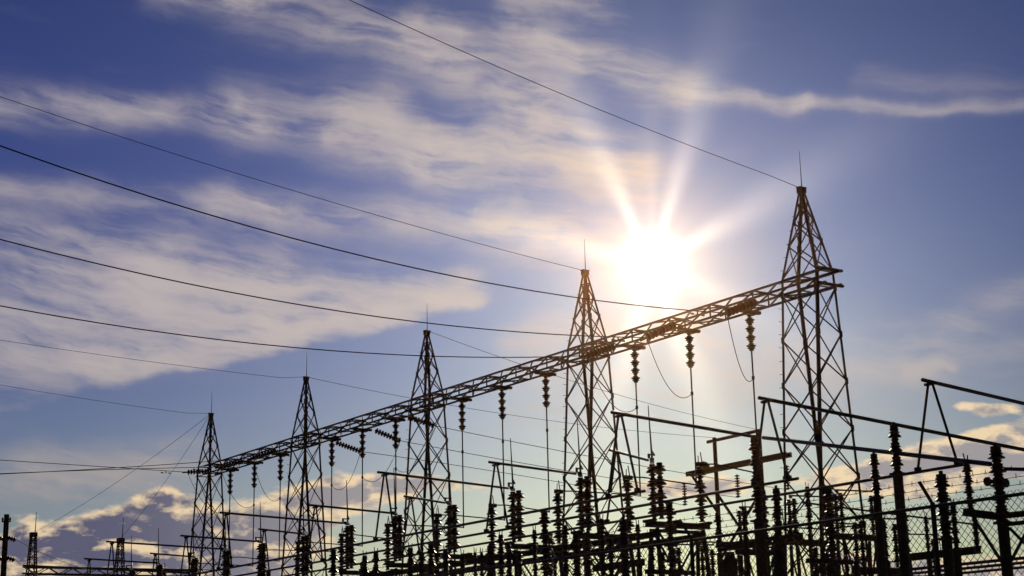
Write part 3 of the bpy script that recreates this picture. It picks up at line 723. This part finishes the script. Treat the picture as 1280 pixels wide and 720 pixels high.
# low beams and tubes
def rowbeam(name, label, pa, pb, X, w, h, cat, chan=False, group='low beams and tubes in the yard'):
    a, b = hit(*pa, X=X), hit(*pb, X=X); b.z = (a.z + b.z) / 2; a.z = b.z
    m = MB()
    if chan: m.chan((0, 0, 0), b - a, w, h, .02)
    else: m.tube((0, 0, 0), b - a, w, 8)
    o = m.build(name, STEEL if chan else GALV); o.location = a; return tag(o, label, cat, group)
X2 = SWP['A'].x
rowbeam('girder', 'thick dark girder low between the pole frame and the tallest tower', (1004, 672), (897, 684), 33, .16, .24, 'girder', True)
rowbeam('girder', 'thick dark girder low between the second tower and the dark column', (806, 703), (741, 710), 30, .14, .2, 'girder', True)
rowbeam('girder', 'dark girder at bottom right joining the low posts', (1226, 687), (1132, 697), 27.5, .12, .16, 'girder', True)
for X, ya, yb, lab in ((47, 697, 714, 'highest of three faint low tubes at the bottom right corner'), (52, 703, 719, 'middle of three faint low tubes at the bottom right corner'), (57, 709, 724, 'lowest of three faint low tubes at the bottom right corner')):
    rowbeam('low_tube', lab, (1300, ya), (1020, yb + 8), X, .06, 0, 'tube')
for k, d0 in (('C', 3.1), ('A', 3.4), ('B', 3.0)):
    pr_ = None
    for i in range(4):
        y = FR[k].y + d0 + SP * i; z = fz[k] - .05; lab = 'support post under the %s main bus tube, %s' % ({'C': 'right', 'A': 'middle', 'B': 'left'}[k], ['nearest one in the yard', 'below the second tower bay', 'below the middle tower bay', 'below the fourth tower bay'][i])
        if pr_ is None:
            pr_ = thing('bus_support', lab, 'insulator', (FR[k].x, y, z), 'support posts under the main bus tubes')
            insul('insulator_stack', pr_, (0, 0, -1.5), 4, .355, .16, (0, 0, 1), 12, .055)
            m = MB(); m.bar((0, 0, -.055), (0, 0, .0), .12, .1); m.bar((0, -.09, .0), (0, .09, .0), .12, .03); m.build('tube_clamp', GALV, pr_)
            m = MB(); m.bar((0, 0, -z), (0, 0, -1.53), .13, .13); m.bar((-.35, 0, -2.6), (0, 0, -1.6), .05, .05); m.bar((.35, 0, -2.6), (0, 0, -1.6), .05, .05); m.bar((-.7, .06, -1.55), (.7, .06, -1.55), .1, .1); m.build('stand', STEEL, pr_)
        else: dup(pr_, (FR[k].x, y, z), lab)
def tube_px(label, p, q, r=.035, name='bus_tube', cat='bus tube', group='short bus tubes'):
    a, b = hit(p[0], p[1], D=p[2]), hit(q[0], q[1], D=q[2]); m = MB(); m.tube((0, 0, 0), b - a, r, 8); o = m.build(name, GALV); o.location = a; return tag(o, label, cat, group)
tube_px('bus tube from the twin tube junction down to the clamp of the big right column', (954, 547, 35.5), (1238, 580, 26), .04)
tube_px('thin tube leaving the big column clamp and running off the right edge', (1256, 586, 26), (1330, 588, 25), .03)
tube_px('faint tube behind the fence from the tallest tower foot towards the right columns', (1003, 628, 46), (1215, 655, 50), .03)

# ------------------------------------------------------------------ far left: small towers, their beam, timber pole
def small_tower(label, px, py, D):
    p = hit(px, py, D=D); H = p.z
    t = thing('small_tower', label, 'lattice tower', (p.x, p.y, 0), 'small lattice towers far left')
    w = lambda z: .13 + (H - z) * .05
    for sx in (-1, 1):
        for sy in (-1, 1): m = MB(); m.bar((sx * w(0), sy * w(0), 0), (sx * w(H), sy * w(H), H), .06, .06); m.build('leg', STEEL, t)
    m = MB(); z = .3; lv = [z]
    while z < H - .3: z += max(2.2 * w(z), .5); lv.append(min(z, H - .05))
    for a, b in zip(lv, lv[1:]):
        for s in (-1, 1):
            m.bar((s * w(a), -w(a), a), (s * w(b), w(b), b), .045, .02, (1, 0, 0)); m.bar((s * w(a) - .03 * s, w(a), a), (s * w(b) - .03 * s, -w(b), b), .045, .02, (1, 0, 0))
            m.bar((-w(a), s * w(a), a), (w(b), s * w(b), b), .045, .02, (0, 1, 0)); m.bar((w(a), s * w(a) - .03 * s, a), (-w(b), s * w(b) - .03 * s, b), .045, .02, (0, 1, 0))
    m.build('bracing', STEEL, t)
    m = MB(); m.bar((0, 0, H - .25), (0, 0, H + .02), .4, .4); m.build('peak_cap', STEEL, t)
    m = MB(); m.tube((.1, 0, H), (.12, 0, H + 1.3), .03, 6, .015); m.build('lightning_rod', STEEL, t); return t, Vector((p.x, p.y, H))
_, s1 = small_tower('tiny lattice tower with a rod, farthest left, beside the timber pole', 42, 666, 100)
_, s2 = small_tower('tiny lattice tower with a rod, right one of the two by the dark cloud', 151, 673, 100)
T5P = Vector((NB, RT1 + 4 * SP, ZT))
for B, lab in ((s1, 'faint wire sloping from the smallest gantry tower to the farthest left tiny tower'), (s2, 'faint steep wire from the smallest gantry tower to the right tiny tower')):
    sagged(T5P, B, None, 'shield_wire', lab, 'shield wire', 'shield wires', .01)
a, b = hit(30, 713, D=100), hit(240, 717, D=100); t = thing('lattice_beam', 'low lattice beam between the two tiny towers at lower left', 'lattice beam', a); d = b - a; nn = Vector((-d.y, d.x, 0)).normalized() * .3
for s in (-1, 1):
    for z in (-.2, .2): m = MB(); m.bar(nn * s + Vector((0, 0, z)), d + nn * s + Vector((0, 0, z)), .1, .1); m.build('chord', STEEL, t)
m = MB()
for k in range(14):
    for s in (-1, 1): m.bar(d * (k / 14) + nn * s + Vector((0, 0, -.2 if k % 2 else .2)), d * ((k + 1) / 14) + nn * s + Vector((0, 0, .2 if k % 2 else -.2)), .05, .05)
m.build('lacing', STEEL, t)
tube_px('thin bus tube just above the low beam between the tiny towers', (29, 707, 97), (236, 716, 90), .06)
p = hit(8.5, 643, D=72); t = thing('timber_pole', 'dark timber pole with dead end insulators at the left edge', 'utility pole', (p.x, p.y, 0))
m = MB(); m.tube((0, 0, 0), (0, 0, p.z), .17, 12, .115); m.build('pole', WOOD, t)
rt = Vector((math.cos(TH), -math.sin(TH), 0))
for py in (672, 697):
    z = hit(8, py, D=72).z
    m = MB(); m.lathe(ribbed(.36, 3, .12, .06), rt * .12 + Vector((0, 0, z)), rt + Vector((0, 0, -.35)), 10); m.lathe(ribbed(.42, 3, .12, .06), rt * -.12 + Vector((0, 0, z)), -rt + Vector((0, 0, -.6)), 10); m.build('dead_end_insulator', PORC, t)
z = hit(8, 652, D=72).z; m = MB(); m.bar(rt * -.2 + Vector((0, 0, z)), rt * .2 + Vector((0, 0, z)), .06, .06); m.lathe([(0, .03), (.05, .05), (.15, .04)], rt * .17 + Vector((0, 0, z + .03)), (0, 0, 1), 8); m.lathe([(0, .03), (.05, .05), (.15, .04)], rt * -.17 + Vector((0, 0, z + .03)), (0, 0, 1), 8); m.build('pin_bracket', STEEL, t)
P0 = Vector((p.x, p.y, 0))
for py, tgt, lab in ((672, (140, 716), 'upper slack wire from the timber pole towards the tiny towers'), (697, (75, 722), 'lower slack wire from the timber pole towards the tiny towers')):
    A = P0 + rt * .5 + Vector((0, 0, hit(8, py, D=72).z - .1)); B = hit(*tgt, D=98)
    sagged(A, B, None, 'pole_wire', lab, 'wire', 'wires from the timber pole', .012)
for py, lab in ((672, 'upper wire leaving the timber pole past the left edge'), (697, 'lower wire leaving the timber pole past the left edge')):
    A = P0 - rt * .5 + Vector((0, 0, hit(8, py, D=72).z - .3)); sagged(A, A - rt * 14 + Vector((0, 0, -.4)), None, 'pole_wire', lab, 'wire', 'wires from the timber pole', .012)

# ------------------------------------------------------------------ chain-link fence
pf = hit(1280, 617, D=12.7); XF, ZF = pf.x, pf.z
ys = [hit(1166, 632, X=XF).y, hit(863, 668, X=XF).y, hit(645, 699, X=XF).y]; ST = (ys[2] - ys[0]) / 2
print('fence', XF, ZF, ys, ST)
fe = thing('chain_link_fence', 'chain-link fence topped with barbed wire, between the camera and the yard', 'fence', (XF, ys[0], 0))
ya, yb = ys[0] - 2 * ST, ys[0] + 10 * ST; LA, LB = -2 * ST, 10 * ST
arm = Vector((-.42, 0, .42)) if False else None
for k in range(-2, 11):
    m = MB(); m.tube((0, k * ST, 0), (0, k * ST, ZF + .03), .021, 10); m.build('post', FENCEM, fe)
    m = MB(); m.bar((0, k * ST, ZF + .02), (-.14, k * ST, ZF + .2), .026, .016); m.build('barb_arm', FENCEM, fe)
m = MB(); m.tube((0, LA, ZF), (0, LB, ZF), .015, 8); m.build('top_rail', FENCEM, fe)
for f in (.35, .65, .97):
    m = MB(); x, z = -.14 * f, ZF + .02 + .18 * f; pts = []
    n = int((LB - LA) / (ST / 4))
    for k in range(n + 1):
        q = (k % 4) / 4; pts.append((x, LA + k * ST / 4, z - .06 * q * (1 - q)))
    m.poly(pts, .0026, 4)
    y = LA
    while y < LB:
        m.tube((x - .012, y, z - .022), (x + .012, y + .012, z + .018), .002, 3); m.tube((x + .012, y + .004, z - .02), (x - .012, y - .008, z + .018), .002, 3); y += .13
    m.build('barbed_wire', FENCEM, fe)
m = MB(); P = .0707; zt = ZF + .045; zb_ = .05; n = int((LB - LA) / P); H = zt - zb_
for s, xo in ((1, .024), (-1, .0285)):
    for k in range(-int(H / P) - 1, n + 1):
        y0_ = LA + k * P; y1_ = y0_ + H
        a_, b_ = (y0_, zb_), (y1_, zt)
        if a_[0] < LA: a_ = (LA, zb_ + LA - y0_)
        if b_[0] > LB: b_ = (LB, zt - (y1_ - LB))
        if b_[0] <= a_[0]: continue
        ya_, yb2 = (a_[0], b_[0]) if s > 0 else (LA + LB - a_[0], LA + LB - b_[0])
        m.tube((xo, ya_, a_[1]), (xo, yb2, b_[1]), .003, 3)
m.build('wire_mesh', FENCEM, fe)
yd = MB(); yd.v = [(XF - .6, -60, .004), (160, -60, .004), (160, 200, .004), (XF - .6, 200, .004)]; yd.f = [(0, 1, 2, 3)]
tag(yd.build('gravel_yard', GRAVEL), kind='structure')

# ------------------------------------------------------------------ haze volume added to lay a warm sun glare over the steel
hz = MB(); x0, x1, y0h, y1h, z0h, z1h = -8.0, 75.0, -8.0, 112.0, -1.0, ZT + 2.5
hz.v = [(x, y, z) for z in (z0h, z1h) for x, y in ((x0, y0h), (x1, y0h), (x1, y1h), (x0, y1h))]
hz.f = [(0, 3, 2, 1), (4, 5, 6, 7), (0, 1, 5, 4), (1, 2, 6, 5), (2, 3, 7, 6), (3, 0, 4, 7)]
hm = bpy.data.materials.new('added_glow_air'); hm.use_nodes = True; hm.node_tree.nodes.clear()
pv = hm.node_tree.nodes.new('ShaderNodeVolumePrincipled'); mo = hm.node_tree.nodes.new('ShaderNodeOutputMaterial')
pv.inputs['Color'].default_value = (1.0, 0.50, 0.18, 1); pv.inputs['Density'].default_value = 0.00005; pv.inputs['Anisotropy'].default_value = 0.95
hm.node_tree.links.new(pv.outputs[0], mo.inputs['Volume'])
tag(hz.build('glow_haze', hm), kind='stuff')
